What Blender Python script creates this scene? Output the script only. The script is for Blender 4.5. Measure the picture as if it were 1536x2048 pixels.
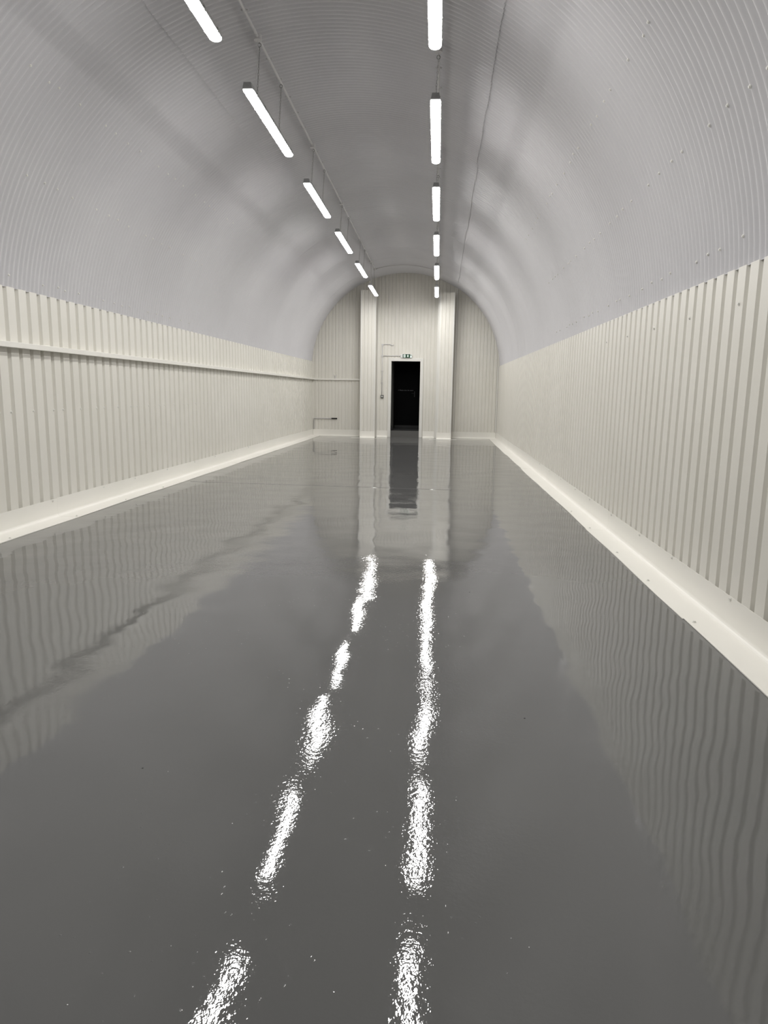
import bpy, math, random
import numpy as np
from mathutils import Matrix, Vector

random.seed(7)
S = bpy.context.scene
C = S.collection
for o in list(bpy.data.objects):
    bpy.data.objects.remove(o)

# ------------------------------------------------------------------ camera, world, exposure
CAM_H = 1.45
YAW, PITCH, ROLL, FPX = -0.07265769, -0.17173262, 0.01507589, 1400.0
cy_, sy_, cp_, sp_ = math.cos(YAW), math.sin(YAW), math.cos(PITCH), math.sin(PITCH)
F = Vector((sy_ * cp_, cy_ * cp_, sp_))
R0 = Vector((cy_, -sy_, 0.0))
U0 = R0.cross(F)
Rv = R0 * math.cos(ROLL) + U0 * math.sin(ROLL)
Uv = -R0 * math.sin(ROLL) + U0 * math.cos(ROLL)
cam = bpy.data.cameras.new('camera')
cam.sensor_fit = 'VERTICAL'
cam.sensor_height = 36.0
cam.lens = FPX / 2048.0 * 36.0
cam.clip_start = 0.02
cam.clip_end = 200
camo = bpy.data.objects.new('camera', cam)
m = Matrix((Rv, Uv, -F)).transposed().to_4x4()
m.translation = Vector((0, 0, CAM_H))
camo.matrix_world = m
C.objects.link(camo)
S.camera = camo

world = bpy.data.worlds.new('world')
S.world = world
world.use_nodes = True
world.node_tree.nodes['Background'].inputs[0].default_value = (0.0, 0.0, 0.0, 1)
world.node_tree.nodes['Background'].inputs[1].default_value = 0.0

S.view_settings.view_transform = 'Standard'
S.view_settings.look = 'None'
S.view_settings.gamma = 1.0
S.view_settings.use_curve_mapping = False
S.view_settings.exposure = 0.0
LAMP_STRENGTH = 66.0

# ------------------------------------------------------------------ hall dimensions
Y0, YE = -2.0, 22.29          # near and far end of the hall
XR = 1.87                     # right wall
VZ, VR = 2.085, 2.90          # centre height and radius of the vault


def XL(y):                    # left wall, slightly converging
    return -4.243 + 0.0180 * (y - 6.0)


def ZL(y):
    return 2.405 - 0.005 * (y - 6.0)


ZR = 2.245


def sec(y):
    xl = XL(y)
    return (xl + XR) / 2, (XR - xl) / 2


def vault(y, deg, off=0.0):
    cx, rx = sec(y)
    t = math.radians(deg)
    return Vector((cx + (rx + off) * math.cos(t), y, VZ + (VR + off) * math.sin(t)))


# ------------------------------------------------------------------ materials
def new_mat(name):
    mt = bpy.data.materials.new(name)
    mt.use_nodes = True
    nt = mt.node_tree
    return mt, nt, nt.nodes['Principled BSDF']


def coords(nt, scale=(1, 1, 1)):
    tc = nt.nodes.new('ShaderNodeTexCoord')
    g = nt.nodes.new('ShaderNodeNewGeometry')
    mp = nt.nodes.new('ShaderNodeMapping')
    mp.inputs['Scale'].default_value = scale
    nt.links.new(g.outputs['Position'], mp.inputs['Vector'])
    return mp.outputs['Vector']


def noise(nt, vec, scale, detail=2.0, rough=0.5):
    n = nt.nodes.new('ShaderNodeTexNoise')
    n.inputs['Scale'].default_value = scale
    n.inputs['Detail'].default_value = detail
    n.inputs['Roughness'].default_value = rough
    nt.links.new(vec, n.inputs['Vector'])
    return n.outputs['Fac']


def ramp(nt, fac, a, b, ca=0.0, cb=1.0):
    r = nt.nodes.new('ShaderNodeMapRange')
    r.inputs['From Min'].default_value = a
    r.inputs['From Max'].default_value = b
    r.inputs['To Min'].default_value = ca
    r.inputs['To Max'].default_value = cb
    nt.links.new(fac, r.inputs['Value'])
    return r.outputs['Result']


def math_node(nt, op, a, b):
    n = nt.nodes.new('ShaderNodeMath')
    n.operation = op
    for i, v in enumerate((a, b)):
        if isinstance(v, (int, float)):
            n.inputs[i].default_value = v
        else:
            nt.links.new(v, n.inputs[i])
    return n.outputs[0]


def mix_col(nt, fac, a, b):
    n = nt.nodes.new('ShaderNodeMix')
    n.data_type = 'RGBA'
    nt.links.new(fac, n.inputs[0])
    n.inputs[6].default_value = (*a, 1)
    n.inputs[7].default_value = (*b, 1)
    return n.outputs[2]


def bump(nt, height, dist, strength=1.0, normal=None):
    b = nt.nodes.new('ShaderNodeBump')
    b.inputs['Strength'].default_value = strength
    b.inputs['Distance'].default_value = dist
    nt.links.new(height, b.inputs['Height'])
    if normal is not None:
        nt.links.new(normal, b.inputs['Normal'])
    return b.outputs['Normal']


def painted(name, ca, cb, rough, bscale=25, bdist=0.0006, spec=0.5, stretch=(1, 1, 1)):
    mt, nt, p = new_mat(name)
    v = coords(nt, stretch)
    f = ramp(nt, noise(nt, v, 1.1, 3), 0.3, 0.7)
    nt.links.new(mix_col(nt, f, ca, cb), p.inputs['Base Color'])
    p.inputs['Roughness'].default_value = rough
    p.inputs['Specular IOR Level'].default_value = spec
    nt.links.new(bump(nt, noise(nt, v, bscale, 3), bdist), p.inputs['Normal'])
    return mt


M = {}
M['cream'] = painted('cream_painted_steel', (0.735, 0.715, 0.655), (0.765, 0.745, 0.69), 0.42, 30, 0.0003)
M['flashing'] = painted('white_flashing', (0.83, 0.815, 0.76), (0.86, 0.84, 0.79), 0.40, 6, 0.0010)
M['vault'] = painted('white_painted_corrugated_steel', (0.605, 0.598, 0.616), (0.635, 0.628, 0.646), 0.34, 40, 0.0004, 0.5)
vp_ = M['vault'].node_tree.nodes['Principled BSDF']
vp_.inputs['Coat Weight'].default_value = 0.6
vp_.inputs['Coat Roughness'].default_value = 0.035
M['vault'].node_tree.links.new(bump(M['vault'].node_tree, noise(M['vault'].node_tree, coords(M['vault'].node_tree), 9, 3), 0.003), vp_.inputs['Coat Normal'])
M['trim'] = painted('white_trim', (0.76, 0.75, 0.71), (0.79, 0.78, 0.74), 0.4, 12, 0.0003)
M['conduit'] = painted('white_painted_conduit', (0.56, 0.55, 0.55), (0.60, 0.59, 0.59), 0.35, 40, 0.0003)
M['grey_plastic'] = painted('grey_plastic', (0.27, 0.27, 0.27), (0.31, 0.31, 0.31), 0.45, 60, 0.0002)
M['lens_plastic'] = painted('pale_sign_lens', (0.50, 0.55, 0.51), (0.55, 0.60, 0.56), 0.3, 30, 0.0002)
M['steel'] = painted('galvanised_steel', (0.25, 0.25, 0.24), (0.34, 0.34, 0.33), 0.42, 60, 0.0002)
for k in ('steel',):
    M[k].node_tree.nodes['Principled BSDF'].inputs['Metallic'].default_value = 0.8
M['dark_steel'] = painted('dark_grey_metal', (0.10, 0.10, 0.095), (0.14, 0.14, 0.13), 0.45, 60, 0.0002)
M['black'] = painted('black_rubber', (0.004, 0.004, 0.004), (0.007, 0.007, 0.007), 0.55, 60, 0.0003)
M['black_door'] = painted('black_door_paint', (0.0008, 0.0008, 0.0012), (0.0014, 0.0014, 0.0018), 0.5, 20, 0.0003, 0.06)
M['grey_wall'] = painted('grey_passage_paint', (0.17, 0.17, 0.16), (0.19, 0.19, 0.18), 0.6, 20, 0.0005)
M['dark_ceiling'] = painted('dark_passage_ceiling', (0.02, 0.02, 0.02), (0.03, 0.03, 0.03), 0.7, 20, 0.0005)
M['matte_floor'] = painted('matte_grey_floor_paint', (0.105, 0.104, 0.100), (0.12, 0.119, 0.115), 0.6, 12, 0.0004, 0.25)
M['dark_shutter'] = painted('dark_grey_end_wall', (0.05, 0.05, 0.052), (0.06, 0.06, 0.062), 0.5, 12, 0.0004)
M['white'] = painted('white_plastic', (0.78, 0.78, 0.76), (0.82, 0.82, 0.80), 0.35, 60, 0.0001)
M['lettering'] = painted('grey_lettering', (0.20, 0.20, 0.21), (0.24, 0.24, 0.25), 0.5, 60, 0.0001)
M['sign_green'] = painted('sign_green', (0.006, 0.055, 0.022), (0.007, 0.062, 0.025), 0.3, 60, 0.0001)


def emitter(name, col, s):
    mt, nt, p = new_mat(name)
    p.inputs['Base Color'].default_value = (0.8, 0.8, 0.8, 1)
    p.inputs['Emission Color'].default_value = (*col, 1)
    p.inputs['Emission Strength'].default_value = s
    return mt


M['diffuser'] = emitter('lit_opal_diffuser', (1.0, 0.985, 0.955), LAMP_STRENGTH)
M['diffuser_end'] = emitter('lit_opal_diffuser_end', (1.0, 0.985, 0.955), LAMP_STRENGTH * 0.07)
M['sign_white'] = emitter('lit_sign_symbol', (0.72, 1.0, 0.84), 0.35)
M['sign_led'] = emitter('lit_sign_indicator', (0.75, 1.0, 0.86), 3.0)


def floor_material():
    mt, nt, p = new_mat('glossy_grey_floor_paint')
    v = coords(nt)
    f = ramp(nt, noise(nt, v, 0.6, 4), 0.3, 0.7)
    col = mix_col(nt, f, (0.119, 0.119, 0.118), (0.130, 0.130, 0.128))
    # a few dark flecks stuck in the paint
    vo = nt.nodes.new('ShaderNodeTexVoronoi')
    vo.inputs['Scale'].default_value = 3.1
    nt.links.new(v, vo.inputs['Vector'])
    fleck = ramp(nt, vo.outputs['Distance'], 0.012, 0.018, 0.0, 1.0)
    mx = nt.nodes.new('ShaderNodeMix')
    mx.data_type = 'RGBA'
    nt.links.new(fleck, mx.inputs[0])
    mx.inputs[6].default_value = (0.015, 0.015, 0.015, 1)
    nt.links.new(col, mx.inputs[7])
    nt.links.new(mx.outputs[2], p.inputs['Base Color'])
    p.inputs['Roughness'].default_value = 0.03
    p.inputs['IOR'].default_value = 1.52
    # long waves of the screed, roller ripple in patches, fine orange peel, small pimples
    n0 = bump(nt, noise(nt, v, 1.0, 0.0), 0.0030)
    n1 = bump(nt, noise(nt, v, 2.6, 0.0), 0.0040, 1.0, n0)
    off = nt.nodes.new('ShaderNodeVectorMath')
    off.operation = 'ADD'
    off.inputs[1].default_value = (3.7, 8.3, 0.0)
    nt.links.new(v, off.inputs[0])
    patch = ramp(nt, noise(nt, off.outputs[0], 0.62, 2.0), 0.38, 0.60, 0.10, 1.0)
    sx = nt.nodes.new('ShaderNodeSeparateXYZ')
    nt.links.new(v, sx.inputs[0])
    mid = math_node(nt, 'ABSOLUTE', math_node(nt, 'ADD', sx.outputs['X'], 0.75), 0.0)
    patch = math_node(nt, 'MULTIPLY', patch, ramp(nt, mid, 0.9, 1.7, 1.0, 0.03))
    h2 = math_node(nt, 'MULTIPLY', noise(nt, v, 48.0, 2.0, 0.6), patch)
    n1 = bump(nt, noise(nt, v, 8.5, 0.0), 0.0005, 1.0, n1)
    n2 = bump(nt, h2, 0.00058, 1.0, n1)
    vp = nt.nodes.new('ShaderNodeTexVoronoi')
    vp.inputs['Scale'].default_value = 26.0
    nt.links.new(v, vp.inputs['Vector'])
    pim = ramp(nt, vp.outputs['Distance'], 0.03, 0.10, 1.0, 0.0)
    pim = math_node(nt, 'MULTIPLY', pim, math_node(nt, 'MULTIPLY', ramp(nt, noise(nt, v, 1.7, 2.0), 0.46, 0.62, 0.0, 1.0), ramp(nt, mid, 0.8, 1.6, 1.0, 0.0)))
    n3 = bump(nt, pim, 0.0008, 1.0, n2)
    nt.links.new(n3, p.inputs['Normal'])
    return mt


M['floor'] = floor_material()


# ------------------------------------------------------------------ mesh helpers
class MB:
    def __init__(s):
        s.v, s.f = [], []

    def add(s, vs, fs):
        b = len(s.v)
        s.v += [tuple(x) for x in vs]
        s.f += [tuple(i + b for i in q) for q in fs]
        return s

    def box(s, x0, x1, y0, y1, z0, z1):
        vs = [(x, y, z) for x in (x0, x1) for y in (y0, y1) for z in (z0, z1)]
        return s.add(vs, [(0, 1, 3, 2), (4, 6, 7, 5), (0, 4, 5, 1), (2, 3, 7, 6), (0, 2, 6, 4), (1, 5, 7, 3)])

    def prism(s, outline, axis, a, b):
        """closed outline of (p, q) pairs swept along an axis from a to b"""
        def put(p, q, t):
            return {'x': (t, p, q), 'y': (p, t, q), 'z': (p, q, t)}[axis]
        n = len(outline)
        vs = [put(p, q, a) for p, q in outline] + [put(p, q, b) for p, q in outline]
        fs = [(i, (i + 1) % n, n + (i + 1) % n, n + i) for i in range(n)]
        fs += [tuple(range(n))[::-1], tuple(range(n, 2 * n))]
        return s.add(vs, fs)

    def tube(s, pts, r, seg=8, closed=False, caps=True):
        pts = [Vector(p) for p in pts]
        n = len(pts)
        vs = []
        up = Vector((0, 0, 1))
        for i, p in enumerate(pts):
            if closed:
                d = pts[(i + 1) % n] - pts[i - 1]
            else:
                d = pts[min(i + 1, n - 1)] - pts[max(i - 1, 0)]
            d.normalize()
            a = d.cross(up if abs(d.z) < 0.9 else Vector((1, 0, 0)))
            a.normalize()
            b = d.cross(a)
            for k in range(seg):
                t = 2 * math.pi * k / seg
                vs.append(p + a * (r * math.cos(t)) + b * (r * math.sin(t)))
        fs = []
        for i in range(n if closed else n - 1):
            j = (i + 1) % n
            for k in range(seg):
                l = (k + 1) % seg
                fs.append((i * seg + k, i * seg + l, j * seg + l, j * seg + k))
        if caps and not closed:
            fs += [tuple(range(seg))[::-1], tuple(range((n - 1) * seg, n * seg))]
        return s.add(vs, fs)

    def mesh(s, name, mat, smooth=False):
        me = bpy.data.meshes.new(name)
        me.from_pydata(s.v, [], s.f)
        me.materials.append(mat)
        if smooth:
            me.shade_smooth()
        me.update()
        return me

    def build(s, name, mat, parent=None, loc=(0, 0, 0), smooth=False, bevel=0.0):
        me = s.mesh(name, mat, smooth)
        return put(name, me, parent, loc, bevel=bevel)


def put(name, me, parent=None, loc=(0, 0, 0), rot=None, bevel=0.0):
    o = bpy.data.objects.new(name, me)
    o.location = loc
    if rot:
        o.rotation_euler = rot
    C.objects.link(o)
    if parent:
        o.parent = parent
    if bevel:
        b = o.modifiers.new('bevel', 'BEVEL')
        b.width = bevel
        b.segments = 2
        b.limit_method = 'ANGLE'
    return o


def root(name, loc=(0, 0, 0), label=None, cat=None, group=None, kind=None):
    o = bpy.data.objects.new(name, None)
    o.location = loc
    o.empty_display_size = 0.1
    C.objects.link(o)
    return tag(o, label, cat, group, kind)


def tag(o, label=None, cat=None, group=None, kind=None):
    for k, v in (('label', label), ('category', cat), ('group', group), ('kind', kind)):
        if v:
            o[k] = v
    return o


def copy_tree(o, parent=None):
    c = o.copy()
    C.objects.link(c)
    if parent:
        c.parent = parent
    for ch in list(o.children):
        copy_tree(ch, c)
    return c


def grid_mesh(name, X, Y, Z, mat, smooth=True, flip=False):
    """numpy grids -> one surface mesh"""
    a, b = X.shape
    co = np.stack([X, Y, Z], -1).reshape(-1, 3).astype(np.float32)
    i = np.arange(a * b).reshape(a, b)
    q = np.stack([i[:-1, :-1], i[1:, :-1], i[1:, 1:], i[:-1, 1:]], -1).reshape(-1, 4)
    if flip:
        q = q[:, ::-1]
    me = bpy.data.meshes.new(name)
    me.vertices.add(len(co))
    me.vertices.foreach_set('co', co.ravel())
    me.loops.add(q.size)
    me.loops.foreach_set('vertex_index', q.ravel().astype(np.int32))
    me.polygons.add(len(q))
    me.polygons.foreach_set('loop_start', np.arange(0, q.size, 4, dtype=np.int32))
    me.update(calc_edges=True)
    if smooth:
        me.shade_smooth()
    me.materials.append(mat)
    return me


# ------------------------------------------------------------------ floor
fl = MB()
fl.box(XL(0) - 0.3, XR + 0.25, Y0, 22.6, -0.12, 0.0)
floor = fl.build('floor', M['floor'])
tag(floor, 'glossy mid-grey painted floor reflecting the lamps', kind='structure')
j = MB()
j.prism([(-0.014, 0.0), (-0.006, 0.0022), (0.006, 0.0022), (0.014, 0.0)], 'x', -2.03, 2.05)
jo = j.build('joint_ridge', M['floor'], floor, (-1.79, 10.53, 0.0))
jo.rotation_euler = (0, 0, -0.05)
tag(jo, 'thin ridge of a joint running across the floor')

# ------------------------------------------------------------------ corrugated vault
ceiling = root('ceiling', (0, 0, 0), 'barrel-vaulted ceiling of white corrugated steel sheets', kind='structure')
PITCH_C, NCOR = 0.073, 9
SHEET = PITCH_C * NCOR
screw_b = MB()
screw_b.tube([(0, 0, 0), (0, 0, 0.003)], 0.014, 8)
screw_b.tube([(0, 0, 0.003), (0, 0, 0.010)], 0.0085, 6)
ME_SCREW = screw_b.mesh('screw', M['trim'])
ME_ROOF_SCREW = MB().tube([(0, 0, -0.002), (0, 0, 0.003)], 0.0115, 8).tube([(0, 0, 0.003), (0, 0, 0.009)], 0.0075, 6).mesh('screw', M['trim'])


def screw_at(parent, p, nrm, me=None):
    o = put('screw', me or ME_SCREW, parent, p)
    o.rotation_mode = 'QUATERNION'
    o.rotation_quaternion = Vector(nrm).to_track_quat('Z', 'Y')
    return o


ncol = int(math.ceil((YE - Y0) / SHEET))
arcs = [('right', 3.0, 59.2, 22, 0.012), ('crown', 57.9, 117.3, 18, 0.0), ('left', 116.0, 180.5, 24, 0.012)]
rng = np.random.default_rng(3)
for i in range(ncol):
    y0 = YE - (i + 1) * SHEET
    y1 = y0 + SHEET + (0.030 if i > 0 else 0.0)
    segs = 10 if y1 > 3 else 8
    ny = int(round((y1 - y0) / PITCH_C * segs))
    ys = np.linspace(max(y0, Y0), y1, ny + 1)
    xl = -4.243 + 0.0180 * (ys - 6.0)
    cx, rx = (xl + XR) / 2, (XR - xl) / 2
    for nm, a, b, na, lap in arcs:
        da, db = rng.uniform(-0.25, 0.25, 2)
        if nm == 'right':
            da = 0
        if nm == 'left':
            db = 0
        bb_ = b if nm != 'left' else 180.0 - math.degrees(math.asin((ZL((y0 + y1) / 2) - 0.004 - VZ) / VR))
        th = np.radians(np.linspace(a + da, bb_ + db, na + 1))
        off = 0.022 + lap + 0.0018 * (i % 2) + 0.0140 * np.cos(2 * np.pi * (ys - YE) / PITCH_C)
        X = cx[None] + (rx + off)[None] * np.cos(th)[:, None]
        Z = VZ + (VR + off)[None] * np.sin(th)[:, None]
        Yg = np.repeat(ys[None], X.shape[0], 0)
        sh = put('corrugated_sheet', grid_mesh('corrugated_sheet', X, Yg, Z, M['vault']), ceiling)
        # screw rows
        if nm == 'crown' or y1 < 3.8 or y0 > 11.5:
            continue
        for r, deg in enumerate((6.6, 21.3, 36.2) if nm == 'right' else (171.7, 153.0, 137.4)):
            for k in (1, 5):
                kk = k + (2 if (r + i) % 2 else 0) + (1 if random.random() < 0.25 else 0)
                yy = YE - (i * NCOR + kk + 0.5) * PITCH_C
                if not (y0 < yy < y1):
                    continue
                p = vault(yy, deg + random.uniform(-0.2, 0.2), 0.022 + lap + 0.0018 * (i % 2) - 0.0140)
                cxx, _ = sec(yy)
                screw_at(sh, p, (cxx - p.x, 0, VZ - p.z), ME_ROOF_SCREW)


for left in (True, False):         # closing strip on top of the side walls, behind the sheets' lower edge
    mb = MB()
    vs = []
    for y in np.linspace(Y0, YE, 12):
        x = XL(y) if left else XR
        o_ = -1 if left else 1
        z = (ZL(y) if left else ZR) - 0.002
        vs += [(x + 0.004 * o_, y, z - 0.004), (x + 0.07 * o_, y, z - 0.004), (x + 0.07 * o_, y, z), (x + 0.004 * o_, y, z)]
    fs = [(4 * q + k, 4 * q + (k + 1) % 4, 4 * q + 4 + (k + 1) % 4, 4 * q + 4 + k) for q in range(11) for k in range(4)]
    mb.add(vs, fs).build('edge_strip', M['vault'], ceiling)

# ------------------------------------------------------------------ side walls of box-profile sheets
def profile(pitch, n, flat, slope, depth):
    """(s, d) pairs: flats with narrow recessed grooves between them"""
    out = []
    bot = pitch - flat - 2 * slope
    for k in range(n):
        b = k * pitch
        out += [(b, 0.0), (b + flat, 0.0), (b + flat + slope, depth), (b + flat + slope + bot, depth)]
    out.append((n * pitch, 0.0))
    return out


def side_wall(name, label, left, pitch, phase, ztop):
    w = root(name, (0, 0, 0), label, kind='structure')
    flat, slope = pitch * 0.66, pitch * 0.095
    pw = pitch * 5
    start = phase - (flat + (pitch - flat) / 2)          # groove centre sits on phase
    k0 = int(math.floor((Y0 - start) / pw))
    k1 = int(math.ceil((YE - start) / pw))
    for k in range(k0, k1):
        ys, xs = [], []
        for s_, d in profile(pitch, 5, flat, slope, 0.034):
            y = start + k * pw + s_
            y = min(max(y, Y0), YE)
            ys.append(y)
            xs.append((XL(y) - d) if left else (XR + d))
        if ys[-1] - ys[0] < 0.02:
            continue
        n = len(ys)
        mb = MB()
        t = 0.004 * (-1 if left else 1)
        rows = [[(x, y, 0.0) for x, y in zip(xs, ys)],
                [(x, y, ztop(y)) for x, y in zip(xs, ys)],
                [(x + t, y, ztop(y)) for x, y in zip(xs, ys)]]
        vs = sum(rows, [])
        fs = []
        for r in range(2):
            for q in range(n - 1):
                fs.append((r * n + q, r * n + q + 1, (r + 1) * n + q + 1, (r + 1) * n + q))
        pnl = mb.add(vs, fs).build('cladding_panel', M['cream'], w)
        mid = (ys[0] + ys[-1]) / 2
        if left and 5.5 < mid < 13:
            for q in (0, 2, 4):
                y = start + k * pw + q * pitch + flat * 0.93
                screw_at(pnl, (XL(y), y, 1.185), (1, 0, 0))
        if (not left) and 4 < mid < 9:
            y = start + k * pw + 2 * pitch + flat * 0.5
            screw_at(pnl, (XR, y, 2.02), (-1, 0, 0))
    return w


side_wall('wall_left', 'cream box-profile steel cladding with vertical grooves, crossed by a white ledge', True, 0.1905, 6.783, ZL)
side_wall('wall_right', 'cream box-profile steel cladding with vertical grooves, nothing fixed on it', False, 0.1745, 4.439, lambda y: ZR)


# ------------------------------------------------------------------ floor flashings (baseboards)
def flashing_outline(h, w, t=0.003):
    # cross-section in (out, z): upright against the wall, rounded fold, foot on the floor
    r = 0.035
    inner = [(0.004, h), (0.004, r + 0.004)]
    for k in range(1, 5):
        a = math.pi / 2 * k / 5
        inner.append((0.004 + r * (1 - math.cos(a)), 0.006 + r * (1 - math.sin(a))))
    inner += [(0.004 + r, 0.006), (w, 0.004)]
    outer = [(w, 0.001), (0.001, 0.001), (0.001, h)]
    return inner, outer


def side_base(name, label, left, h, w, cuts, screws, feet):
    b = root(name, (0, 0, 0), label, kind='structure')
    pieces = []
    for n, (a, c) in enumerate(zip(cuts[:-1], cuts[1:])):
        inner, outer = flashing_outline(h + random.uniform(-0.004, 0.004), w + random.uniform(-0.006, 0.006))
        ol = inner + outer
        mb = MB()
        cnt = len(ol)
        lift = 0.0008 * (n % 2)
        stations = np.linspace(a, c + (0.05 if c < YE - 0.1 else 0), 7)
        vs = []
        for q, y in enumerate(stations):
            wob = 0.004 * math.sin(y * 2.3 + n)
            for p, z in ol:
                e = p + lift + (wob if p >= w * 0.9 else 0)
                zz = z + lift + (0.004 * max(0.0, math.sin(y * 1.9 + 1.3 * n)) if (p >= w * 0.9 and z > 0.002) else 0)
                vs.append(((XL(y) + e) if left else (XR - e), y, zz))
        fs = []
        for q in range(len(stations) - 1):
            for k in range(cnt):
                l = (k + 1) % cnt
                fs.append((q * cnt + k, q * cnt + l, (q + 1) * cnt + l, (q + 1) * cnt + k))
        fs += [tuple(range(cnt)), tuple(range((len(stations) - 1) * cnt, len(stations) * cnt))[::-1]]
        o = mb.add(vs, fs).build('flashing', M['flashing'], b)
        pieces.append((a, c, o))
    for y, kind in [(y, 0) for y in screws] + [(y, 1) for y in feet]:
        for a, c, o in pieces:
            if a <= y < c:
                if kind == 0:
                    screw_at(o, ((XL(y) + 0.005) if left else (XR - 0.005), y, h - 0.018), (1 if left else -1, 0, 0))
                else:
                    screw_at(o, ((XL(y) + w - 0.045) if left else (XR - w + 0.045), y, 0.006), (0, 0, 1))
    return b


side_base('baseboard_left', 'white steel flashing folded onto the floor below the ledge wall', True, 0.212, 0.250,
          [Y0, 1.3, 4.4, 7.45, 10.5, 13.5, 16.5, 19.5, YE - 0.012],
          [5.4, 6.4, 7.36, 8.52, 9.42, 10.55, 11.74, 12.8, 13.9, 15.0], [5.2, 6.26, 7.48, 8.7, 9.9])
side_base('baseboard_right', 'white steel flashing folded onto the floor below the bare wall', False, 0.214, 0.222,
          [Y0, 1.7, 4.55, 7.55, 10.6, 13.6, 16.6, 19.6, YE - 0.012],
          [3.3, 4.38, 5.49, 6.38, 7.42, 8.50, 9.40, 10.5, 11.6, 12.7], [3.4, 4.47, 5.48, 6.45, 7.63, 8.7])

# ------------------------------------------------------------------ end wall
DX0, DX1, DZ = -1.458, -0.557, 2.360      # doorway
wb = root('wall_back', (0, 0, 0), 'end wall of cream ribbed cladding around a dark doorway', kind='structure')


def end_panel(x0, x1, z0, z1, y=YE, parent=wb, out=1, name='cladding_panel', pitch=0.11):
    n = max(1, int(round((x1 - x0) / pitch)))
    p = (x1 - x0) / n
    prof = profile(p, n, p * 0.66, p * 0.10, 0.013)
    xs = [x0 + a for a, d in prof]
    ys = [y + d * out for a, d in prof]
    k = len(xs)
    vs = [(x, yy, z0) for x, yy in zip(xs, ys)] + [(x, yy, z1) for x, yy in zip(xs, ys)]
    fs = [(i, i + 1, k + i + 1, k + i) for i in range(k - 1)]
    return MB().add(vs, fs).build(name, M['cream'], parent)


for x0, x1, z0, z1 in [(-4.30, -3.33, 0, 5.15), (-3.33, -2.36, 0, 5.15), (-2.36, -1.46, 0, 5.15), (-1.46, -0.555, DZ, 5.15),
                       (-0.555, 0.0, 0, 5.15), (0.0, 0.45, 0, 5.15), (0.45, 1.31, 0, 5.15), (1.31, 2.17, 0, 5.15)]:
    end_panel(x0, x1, z0, z1)

bb = root('baseboard_back', (0, 0, 0), 'white steel flashing folded onto the floor along the end wall', kind='structure')


def end_flash(x0, x1, h, w, y=YE, parent=bb):
    inner, outer = flashing_outline(h, w)
    mb = MB()
    mb.prism([(y - p, z) for p, z in inner + outer], 'x', x0, x1)
    return mb.build('flashing', M['flashing'], parent)


end_flash(XL(YE) + 0.02, -2.40, 0.205, 0.13)
end_flash(-1.90, -1.56, 0.205, 0.13)
end_flash(-0.44, -0.07, 0.205, 0.13)
end_flash(0.46, XR - 0.02, 0.205, 0.10)

# vertical corner trims from the pilasters' outer edges up to the vault
for n, (xa, xb, zt) in enumerate([(-2.405, -2.365, 4.66), (0.505, 0.545, 4.58)]):
    t_ = MB().box(xa, xb, YE - 0.022, YE - 0.002, 0.21, zt).build('trim_%d' % (n + 1), M['trim'], bevel=0.003)
    tag(t_, ['vertical white corner strip beside the left boxed column', 'vertical white corner strip beside the right boxed column'][n], kind='structure')
t_ = MB().box(XR - 0.045, XR - 0.005, YE - 0.025, YE - 0.003, 0.21, 2.25).build('trim_3', M['trim'], bevel=0.003)
tag(t_, 'vertical white corner strip where end wall meets right wall', kind='structure')

# doorway surround
dt = root('trim_4', (DX0, YE, 0), 'plain white flashing surround of the doorway', kind='structure')


def rel(mb, o):
    L = o.location
    mb.v = [(x - L.x, y - L.y, z - L.z) for x, y, z in mb.v]
    return mb


rel(MB().box(DX0 - 0.093, DX0, YE - 0.026, YE + 0.016, 0.0, DZ + 0.098), dt).build('door_jamb', M['trim'], dt, bevel=0.003)
rel(MB().box(DX1, DX1 + 0.095, YE - 0.026, YE + 0.016, 0.0, DZ + 0.098), dt).build('door_jamb', M['trim'], dt, bevel=0.003)
rel(MB().box(DX0 + 0.0005, DX1 - 0.0005, YE - 0.026, YE + 0.016, DZ, DZ + 0.098), dt).build('door_head', M['trim'], dt, bevel=0.003)

# raised passage behind the doorway: grey riser, dark mat, black door at its end
PX0, PX1, PY1, PZ, ST = DX0 - 0.002, DX1 + 0.002, 23.80, 2.46, 0.200
pf = MB().box(PX0 - 0.03, PX1 + 0.03, YE + 0.020, PY1 + 0.1, 0.0, ST).build('floor_passage', M['matte_floor'])
tag(pf, 'grey painted step up into the passage beyond the doorway', kind='structure')
MB().box(PX0 + 0.01, PX1 - 0.01, YE + 0.06, PY1 - 0.02, ST, ST + 0.008).build('door_mat', M['dark_ceiling'], pf)
pw = root('wall_passage', (PX0, YE + 0.02, 0), 'grey walls of the short passage beyond the doorway', kind='structure')
rel(MB().box(PX0 - 0.05, PX0, YE + 0.02, PY1 + 0.1, ST, PZ), pw).build('side_wall', M['grey_wall'], pw)
rel(MB().box(PX1, PX1 + 0.05, YE + 0.02, PY1 + 0.1, ST, PZ), pw).build('side_wall', M['grey_wall'], pw)
pc = MB().box(PX0 - 0.05, PX1 + 0.05, YE + 0.02, PY1 + 0.1, PZ, PZ + 0.05).build('ceiling_passage', M['dark_ceiling'])
tag(pc, 'dark ceiling of the short passage', kind='structure')
door = root('door_1', (PX0, PY1, ST), 'black door with faint grey lettering at the end of the raised passage', kind='structure')
rel(MB().box(PX0 + 0.002, PX1 - 0.002, PY1, PY1 + 0.05, ST + 0.010, PZ - 0.002), door).build('door_leaf', M['black_door'], door)
rel(MB().box(PX0 + 0.03, PX1 - 0.03, PY1 - 0.006, PY1, ST + 0.012, ST + 0.105), door).build('kick_plate', M['black'], door)
hd = MB()
hd.box(-0.783, -0.753, PY1 - 0.012, PY1, 1.25, 1.44)
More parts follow.
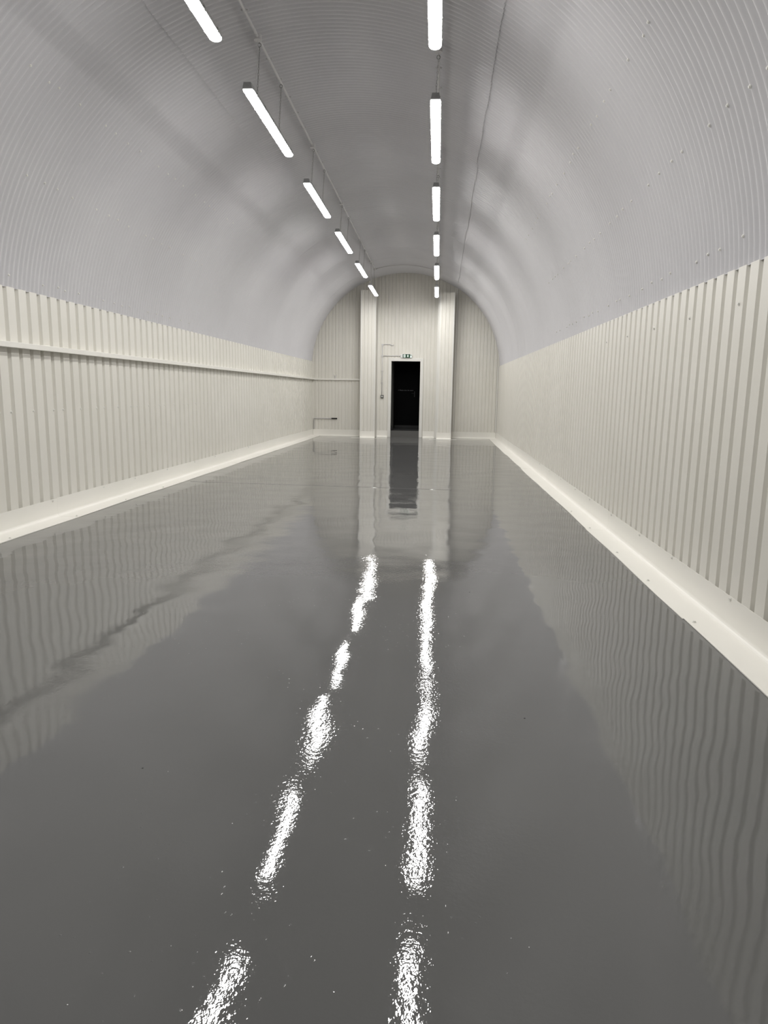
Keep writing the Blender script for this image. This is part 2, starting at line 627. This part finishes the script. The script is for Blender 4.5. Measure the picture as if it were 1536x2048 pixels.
hd.tube([(-0.768, PY1 - 0.012, 1.37), (-0.768, PY1 - 0.055, 1.37), (-0.868, PY1 - 0.055, 1.37)], 0.009, 8)
rel(hd, door).build('handle', M['black'], door)


def text_mesh(body, size, mat, name, parent, loc, rot, shear=0.0, extrude=0.0008):
    cu = bpy.data.curves.new(name, 'FONT')
    cu.body = body
    cu.size = size
    cu.shear = shear
    cu.extrude = extrude
    cu.resolution_u = 3
    tmp = bpy.data.objects.new(name + '_tmp', cu)
    C.objects.link(tmp)
    dg = bpy.context.evaluated_depsgraph_get()
    me = bpy.data.meshes.new_from_object(tmp.evaluated_get(dg))
    bpy.data.objects.remove(tmp)
    me.materials.clear()
    me.materials.append(mat)
    return put(name, me, parent, loc, rot)


text_mesh('// Please shut the door', 0.056, M['lettering'], 'lettering', door, (-1.325 - PX0, -0.003, 1.252), (math.pi / 2, 0, 0), 0.25)

# ------------------------------------------------------------------ boxed columns on the end wall
def boxed_column(label, x0, x1, ztop, plate, inner_trim):
    yf = 21.74
    t = root('boxed_column', (x0, yf, 0), label, 'column', 'boxed columns on the end wall')
    pn = end_panel(x0, x1, 0.0, ztop, yf, t, 1, 'front_panel', 0.112)
    pn.location = (-x0, -yf, 0)
    for xa, xb in ((x0, x0 + 0.004), (x1 - 0.004, x1)):
        rel(MB().box(xa, xb, yf + 0.002, YE - 0.03, 0.0, ztop), t).build('side_panel', M['cream'], t)
    rel(MB().box(x0, x1, yf + 0.002, YE - 0.03, ztop - 0.004, ztop), t).build('top_cap', M['cream'], t)
    for xa, xb in ((x0 - 0.004, x0 + 0.035), (x1 - 0.035, x1 + 0.004)):
        rel(MB().box(xa, xb, yf - 0.004, yf - 0.0005, 0.20, ztop), t).build('corner_strip', M['trim'], t)
    k = MB()
    inner, outer = flashing_outline(0.20, 0.12)
    k.prism([(yf - 0.004 - p, z) for p, z in inner + outer], 'x', x0 - 0.006, x1 + 0.006)
    rel(k, t).build('foot_flashing', M['flashing'], t)
    rel(MB().box(plate[0], plate[1], yf - 0.20, yf - 0.135, 0.0005, 0.006), t).build('floor_plate', M['flashing'], t)
    if inner_trim:
        rel(MB().box(x0 - 0.052, x0 - 0.006, yf + 0.30, YE - 0.03, 0.0, ztop - 0.01), t).build('edge_angle', M['trim'], t, bevel=0.003)
    return t


boxed_column('tall white boxed column left of the doorway, meeting the ledge', -2.372, -1.918, 4.415, (-2.62, -1.75), False)
boxed_column('tall white boxed column right of the doorway, behind the right lamp row', 0.0, 0.442, 4.355, (-0.22, 0.62), True)

# ------------------------------------------------------------------ ledges (white channel along left wall and end wall)
lg = root('wall_ledge', (XL(0), 0, 1.84), 'long white channel ledge running along the left wall', 'ledge')
cutsL = [Y0, 3.4, 9.4, 15.4, YE - 0.02]
for a, c in zip(cutsL[:-1], cutsL[1:]):
    mb = MB()
    vs = []
    for y in (a, c):
        z1 = 1.868 - 0.0035 * (y - 6.7)
        for p, z in ((0.001, z1 - 0.053), (0.074, z1 - 0.056), (0.078, z1 - 0.053), (0.078, z1 - 0.004), (0.074, z1), (0.001, z1)):
            vs.append((XL(y) + p, y, z))
    fs = [(k, (k + 1) % 6, 6 + (k + 1) % 6, 6 + k) for k in range(6)] + [tuple(range(6))[::-1], tuple(range(6, 12))]
    rel(mb.add(vs, fs), lg).build('channel', M['flashing'], lg)
le = MB()
le.prism([(YE - 0.001, 1.752), (YE - 0.045, 1.752), (YE - 0.048, 1.756), (YE - 0.048, 1.796), (YE - 0.045, 1.800), (YE - 0.001, 1.800)],
         'x', XL(YE) + 0.06, -2.41)
leo = le.build('wall_ledge', M['flashing'])
tag(leo, 'short white channel ledge on the end wall left of the left column', 'ledge')
hk = root('bracket', (-3.225, YE - 0.03, 1.80), 'small forked white bracket standing on the end-wall ledge', 'bracket')
rel(MB().tube([(-3.225, YE - 0.025, 1.801), (-3.225, YE - 0.025, 1.86)], 0.010, 8), hk).build('stem', M['conduit'], hk)
for d in (-0.05, 0.05):
    rel(MB().tube([(-3.225, YE - 0.025, 1.855), (-3.225 + d * 0.6, YE - 0.025, 1.90), (-3.225 + d, YE - 0.025, 1.925)], 0.007, 8), hk).build('prong', M['conduit'], hk)

# ------------------------------------------------------------------ ceiling conduits and lamps
XCL, XCR = -1.862, -0.080


def ceil_z(x, y, off):
    cx, rx = sec(y)
    return VZ + (VR - off) * math.sqrt(max(0, 1 - ((x - cx) / (rx - off)) ** 2))


saddle_b = MB()
saddle_b.tube([(0, -0.010, 0), (0, 0.010, 0)], 0.0155, 10)
saddle_b.box(-0.036, 0.036, -0.009, 0.009, 0.008, 0.013)
saddle_b.tube([(-0.029, 0, 0.008), (-0.029, 0, -0.002)], 0.006, 6)
saddle_b.tube([(0.029, 0, 0.008), (0.029, 0, -0.002)], 0.006, 6)
ME_SADDLE = saddle_b.mesh('saddle', M['conduit'])
box_b = MB()
box_b.tube([(0, 0, 0.022), (0, 0, -0.022)], 0.036, 14)
box_b.tube([(0, -0.075, 0), (0, 0.075, 0)], 0.0145, 10)
box_b.tube([(0, 0, -0.022), (0, 0, -0.026)], 0.039, 14)
ME_BOX = box_b.mesh('junction_box', M['conduit'])
ring_b = MB()
ring_b.tube([(0.017 * math.cos(t), 0.004 * math.sin(t * 2), 0.017 * math.sin(t) - 0.017) for t in np.linspace(0, 2 * math.pi, 13)[:-1]], 0.0042, 6, closed=True)
ring_b.tube([(0, 0, 0.006), (0, 0, -0.002)], 0.006, 6)
ME_RING = ring_b.mesh('hook_ring', M['steel'])


def conduit_run(label, x, y0, y1, lamps):
    t = root('lighting_conduit', (x, y0, 0), label, 'conduit')
    pts = [(0, y - y0, ceil_z(x, y, 0.042)) for y in np.linspace(y0, y1, 28)]
    MB().tube(pts, 0.0125, 10).build('pipe', M['conduit'], t, smooth=True)
    y = y0 + 0.35
    while y < y1 - 0.1:
        put('saddle', ME_SADDLE, t, (0, y - y0, ceil_z(x, y, 0.042)))
        y += 0.48
    for ya, yb in lamps:
        for n, yy in enumerate((ya, yb)):
            if yy > y1 + 0.05:
                continue
            z = ceil_z(x, yy, 0.045)
            if n == 0:
                bx = put('junction_box', ME_BOX, t, (0, yy - y0 - 0.06, z))
                put('hook_ring', ME_RING, bx, (0, 0.06, -0.026))
            else:
                put('hook_ring', ME_RING, t, (0, yy - y0, z - 0.014))
    return t


LEN = 1.95
left_c = [2.10, 5.26, 8.14, 11.22, 14.26, 17.42, 20.02]
right_c = [2.40, 5.47, 8.45, 11.45, 14.52, 17.70, 20.25]
ZB = 4.250                                  # underside of the diffusers
hangL = [(c - LEN / 2 + 0.38, c - LEN / 2 + 1.36) for c in left_c]
hangR = [(c - LEN / 2 + 0.12, c - LEN / 2 + 1.10) for c in right_c]
conduit_run('long white conduit on the vault above the left lamp row', XCL, Y0 + 0.01, 20.72, hangL)
conduit_run('long white conduit on the vault above the right lamp row', XCR, Y0 + 0.01, 21.35, hangR)
# arched cross conduit near the end wall
cc = root('lighting_conduit', (XCL, 20.60, 0), 'arched conduit crossing the vault between the two long conduits', 'conduit')
pts = []
for x in np.linspace(XCL + 0.03, XCR - 0.03, 20):
    pts.append((x, 20.62, ceil_z(x, 20.62, 0.042)))
rel(MB().tube(pts, 0.0125, 10), cc).build('pipe', M['conduit'], cc, smooth=True)
for x in (-1.45, -0.97, -0.5):
    s_ = put('saddle', ME_SADDLE, cc, (x - XCL, 0.02, ceil_z(x, 20.62, 0.042)))
    s_.rotation_euler = (0, 0, math.pi / 2)


# lamp prototype: origin at the middle of the housing's top
def lamp_meshes():
    W2 = 0.050
    hous = MB()
    # housing: narrower on top with a lip all round
    hous.prism([(-0.036, 0.0), (-0.044, -0.050), (-0.054, -0.052), (-0.054, -0.060), (0.054, -0.060), (0.054, -0.052), (0.044, -0.050), (0.036, 0.0)],
               'y', -LEN / 2 + 0.02, LEN / 2 - 0.02)
    ring = []
    n = 12
    secs = []
    ys = [(-LEN / 2 + 0.004, 0.94), (-LEN / 2 + 0.035, 1.0), (LEN / 2 - 0.05, 1.0), (LEN / 2 - 0.025, 0.86), (LEN / 2 - 0.008, 0.55), (LEN / 2, 0.15)]
    df = MB()
    vs = []
    for y, k in ys:
        for q in range(n + 1):
            a = math.pi * q / n
            vs.append((-W2 * k * math.cos(a), y, -0.0605 - 0.023 * k * math.sin(a) ** 0.8 if 0 < q < n else -0.0605))
    fs, fe = [], []
    for i in range(len(ys) - 1):
        for q in range(n):
            b = i * (n + 1) + q
            (fs if i == 1 else fe).append((b, b + 1, b + n + 2, b + n + 1))
    fe.append(tuple(range(n + 1))[::-1])
    fe.append(tuple(range((len(ys) - 1) * (n + 1), len(ys) * (n + 1))))
    df.add(vs[n + 1:3 * (n + 1)], [tuple(i - (n + 1) for i in f) for f in fs])
    de = []
    for lo, hi in ((0, 1), (2, len(ys) - 1)):      # the rounded near and far ends, less bright than the strip
        sub = [f for f in fe if all(lo * (n + 1) <= i < (hi + 1) * (n + 1) for i in f)]
        used = sorted({i for f in sub for i in f})
        ix = {i: j for j, i in enumerate(used)}
        de.append(MB().add([vs[i] for i in used], [tuple(ix[i] for i in f) for f in sub]).mesh('diffuser_end', M['diffuser_end'], True))
    cap = MB()
    cap.prism([(-0.035, -0.002), (-0.047, -0.060), (0.047, -0.060), (0.035, -0.002)], 'y', -0.014, 0.014)
    cap.tube([(0, -0.014, -0.025), (0, -0.024, -0.025)], 0.012, 8)
    clip = MB()
    clip.box(-0.003, 0.004, -0.014, 0.014, -0.068, -0.040)
    clip.box(-0.012, 0.0, -0.010, 0.010, -0.044, -0.036)
    br = MB()
    br.box(-0.030, 0.030, -0.012, 0.012, 0.0, 0.004)
    br.tube([(-0.02, 0, 0.003), (-0.008, 0, 0.026), (0.008, 0, 0.026), (0.02, 0, 0.003)], 0.003, 6)
    return (hous.mesh('housing', M['grey_plastic']), df.mesh('diffuser', M['diffuser'], True), de, cap.mesh('end_cap', M['grey_plastic']),
            clip.mesh('clip', M['steel']), br.mesh('bracket', M['steel']))


ME_H, ME_D, ME_DE, ME_CAP, ME_CLIP, ME_BR = lamp_meshes()


def chain_mesh(length):
    mb = MB()
    pitch = 0.026
    n = int(length / pitch)
    p = length / n
    for k in range(n):
        zc = (k + 0.5) * p
        loop = []
        for t in np.linspace(0, 2 * math.pi, 9)[:-1]:
            u = 0.0065 * math.cos(t)
            w = (p * 0.5 + 0.003) * math.sin(t)
            loop.append((u, 0, zc + w) if k % 2 else (0, u, zc + w))
        mb.tube(loop, 0.0022, 5, closed=True)
    return mb.mesh('chain', M['steel'])


ZTOP = ZB + 0.0835


def lamp(label, xb, xtop, yc, hang, group, drop=0.0):
    zt = ZTOP - drop
    t = root('batten_light', (xb, yc, zt), label, 'ceiling light', group)
    put('housing', ME_H, t)
    put('diffuser', ME_D, t)
    for me in ME_DE:
        put('diffuser_end', me, t)
    put('end_cap', ME_CAP, t, (0, -LEN / 2 + 0.006, 0))
    put('end_cap', ME_CAP, t, (0, LEN / 2 - 0.006, 0))
    for k in range(6):
        y = -LEN / 2 + 0.16 + k * (LEN - 0.32) / 5
        put('clip', ME_CLIP, t, (0.0545, y, 0))
        put('clip', ME_CLIP, t, (-0.0545, y, 0), (0, 0, math.pi))
    for n, yy in enumerate(hang):
        z = ceil_z(xtop, yy, 0.045) - (0.056 if n == 0 else 0.044)
        put('bracket', ME_BR, t, (0, yy - yc, 0))
        L = z - zt - 0.022
        dx = xtop - xb
        key = round(L, 2)
        if key not in CH:
            CH[key] = chain_mesh(key)
        c = put('chain', CH[key], t, (0, yy - yc, 0.022))
        c.rotation_euler = (0, math.atan2(dx, L), 0)
    # supply flex beside the first chain
    y = hang[0] - yc
    z = ceil_z(xtop, hang[0], 0.045) - zt - 0.02
    MB().tube([(xtop - xb, y - 0.055, z), (xtop - xb - 0.006, y - 0.06, z * 0.6), (-0.004, y - 0.06, z * 0.2), (0, y - 0.07, 0.0)], 0.0035, 6).build(
        'supply_flex', M['conduit'], t)
    return t


CH = {}
ordw = ['nearest', 'second', 'third', 'fourth', 'fifth', 'last']
posL = ['cut off by the top of the frame, left row', 'second from the front in the left row', 'third from the front in the left row',
        'fourth from the front in the left row', 'fifth from the front in the left row', 'farthest of the left row, before the left column']
posR = ['cut off by the top of the frame, right row', 'second from the front in the right row', 'third from the front in the right row',
        'fourth from the front in the right row', 'fifth from the front in the right row', 'farthest of the right row, beside the right column']
for k, c in enumerate(left_c):
    lb = 'lit white batten light on chains, ' + posL[k - 1] if k else 'lit white batten light overhead, left row, before the frame begins'
    lamp(lb, -1.892 if k < 6 else -1.845, XCL, c, hangL[k], 'batten lights of the left row', 0.11 if k == 6 else 0.0)
for k, c in enumerate(right_c):
    lb = 'lit white batten light on chains, ' + posR[k - 1] if k else 'lit white batten light overhead, right row, before the frame begins'
    lamp(lb, -0.098, XCR, c, [min(h, 21.34) for h in hangR[k]], 'batten lights of the right row', 0.11 if k == 6 else 0.0)

# ------------------------------------------------------------------ exit sign, wall conduit, switch
YS = YE
sg = root('exit_sign', (-0.995, YS - 0.002, 2.519), 'white emergency exit sign with green panel and down arrow above the doorway', 'sign')
hb = MB()
hb.prism([(-0.190, 0.030), (-0.165, 0.062), (0.165, 0.062), (0.190, 0.030), (0.190, -0.030), (0.165, -0.062), (-0.165, -0.062), (-0.190, -0.030)], 'y', -0.045, 0.0)
hb.build('housing', M['white'], sg, bevel=0.004)
lb_ = MB()
lb_.prism([(-0.120, -0.050), (-0.120, 0.050), (0.170, 0.050), (0.170, -0.050)], 'y', -0.062, -0.045)
lb_.build('lens', M['lens_plastic'], sg, bevel=0.004)
MB().box(-0.112, 0.118, -0.0645, -0.062, -0.054, 0.054).build('green_panel', M['sign_green'], sg)
# pictogram: white doorway with green running figure, white arrow
pg = MB().box(-0.088, -0.028, -0.0665, -0.0645, -0.044, 0.042)
pgo = pg.build('doorway_symbol', M['sign_white'], sg)
fg = MB()
yA, yB = -0.0680, -0.0665


def flat(pts):
    fg.prism(pts, 'y', yA, yB)


flat([(-0.058 + 0.0075 * math.cos(a), 0.028 + 0.0075 * math.sin(a)) for a in np.linspace(0, 2 * math.pi, 9)[:-1]])
flat([(-0.066, 0.018), (-0.052, 0.019), (-0.056, -0.006), (-0.068, -0.004)])
flat([(-0.054, 0.017), (-0.042, 0.006), (-0.045, 0.001), (-0.058, 0.009)])
flat([(-0.066, 0.017), (-0.078, 0.008), (-0.077, 0.002), (-0.063, 0.009)])
flat([(-0.062, -0.004), (-0.048, -0.016), (-0.050, -0.036), (-0.056, -0.036), (-0.056, -0.018), (-0.068, -0.008)])
flat([(-0.060, -0.005), (-0.068, -0.004), (-0.074, -0.022), (-0.086, -0.030), (-0.084, -0.036), (-0.068, -0.026)])
fg.build('running_figure', M['sign_green'], pgo)
ar = MB()
ar.prism([(0.036, 0.040), (0.056, 0.040), (0.056, 0.006), (0.082, 0.006), (0.046, -0.036), (0.010, 0.006), (0.036, 0.006)], 'y', -0.0665, -0.0645)
ar.build('arrow', M['sign_white'], sg)
MB().tube([(0.142, -0.062, -0.030), (0.142, -0.070, -0.030)], 0.016, 12).build('indicator_light', M['sign_led'], sg)
for sx in (-0.178, 0.178):
    MB().tube([(sx, -0.045, 0.0), (sx, -0.049, 0.0)], 0.008, 8).build('screw', M['dark_steel'], sg)

YC = YE - 0.016
XW = -1.746
wc = root('wall_conduit', (XW, YC, 1.32), 'thin white conduit dropping from the exit sign to the light switch', 'conduit')
rel(MB().tube([(XW, YC, 1.318), (XW, YC, 2.83)], 0.0105, 8), wc).build('pipe', M['conduit'], wc, smooth=True)
rel(MB().tube([(XW, YC, 2.519), (-1.186, YC, 2.519)], 0.0105, 8), wc).build('branch_pipe', M['conduit'], wc, smooth=True)
arc = [(XW + 0.01, YC, 2.845), (XW + 0.03, YC, 2.866), (XW + 0.06, YC, 2.870), (-1.53, YC, 2.870), (-1.50, YC, 2.862), (-1.465, YC, 2.838), (-1.435, YC, 2.832),
       (-1.41, YC, 2.845), (-1.395, YC, 2.870)]
rel(MB().tube(arc, 0.0105, 8), wc).build('top_bend', M['conduit'], wc, smooth=True)
for z in (2.519, 2.850):
    b_ = MB().tube([(XW, YC - 0.014, z), (XW, YC + 0.012, z)], 0.032, 12)
    rel(b_, wc).build('tee_box', M['conduit'], wc)
for z in (2.05, 1.69):
    s_ = put('saddle', ME_SADDLE, wc, (0, 0, z - 1.32))
    s_.rotation_euler = (math.pi / 2, 0, 0)
sw = root('light_switch', (-1.737, YE - 0.002, 1.265), 'grey metal double light switch at the foot of the conduit', 'switch')
MB().box(-0.046, 0.046, -0.040, 0.0, -0.050, 0.050).build('back_box', M['dark_steel'], sw, bevel=0.006)
for dx in (-0.013, 0.013):
    MB().box(dx - 0.010, dx + 0.010, -0.047, -0.040, -0.018, 0.020).build('rocker', M['white'], sw, bevel=0.002)

# pipe with a black end low on the end wall
pp = root('wall_pipe', (XL(YE) + 0.045, YE, 0.21), 'thin bent pipe with black open end low in the left corner', 'pipe')
px = XL(YE) + 0.045
rel(MB().tube([(px, YE - 0.025, 0.214), (px, YE - 0.025, 0.52), (px + 0.01, YE - 0.025, 0.545), (px + 0.03, YE - 0.025, 0.553), (-3.34, YE - 0.025, 0.553)], 0.014, 8), pp).build(
    'pipe', M['conduit'], pp, smooth=True)
rel(MB().tube([(-3.34, YE - 0.025, 0.553), (-3.25, YE - 0.025, 0.553), (-3.245, YE - 0.025, 0.553), (-3.16, YE - 0.025, 0.553)], 0.021, 10), pp).build('end_coupling', M['black'], pp)
# black bumper at the foot of the passage wall
bm = root('door_stop', (PX0, YE + 0.05, ST + 0.008), 'small black rubber door stop at the lower left corner of the doorway', 'door stop')
q = MB()
q.prism([(0.006, 0.001), (0.052, 0.001), (0.058, 0.04), (0.054, 0.10), (0.040, 0.135), (0.006, 0.14)], 'y', 0.02, 0.10)
q.build('rubber_block', M['black'], bm, bevel=0.008)
MB().box(0.001, 0.006, 0.01, 0.11, 0.001, 0.150).build('fixing_plate', M['black'], bm)

# ------------------------------------------------------------------ near end wall, behind the camera
wf = MB().box(XL(Y0) - 0.35, XR + 0.3, Y0 - 0.06, Y0 - 0.002, 0.0, 5.2).build('wall_front', M['dark_shutter'])
tag(wf, 'dark grey end wall behind the viewpoint', kind='structure')
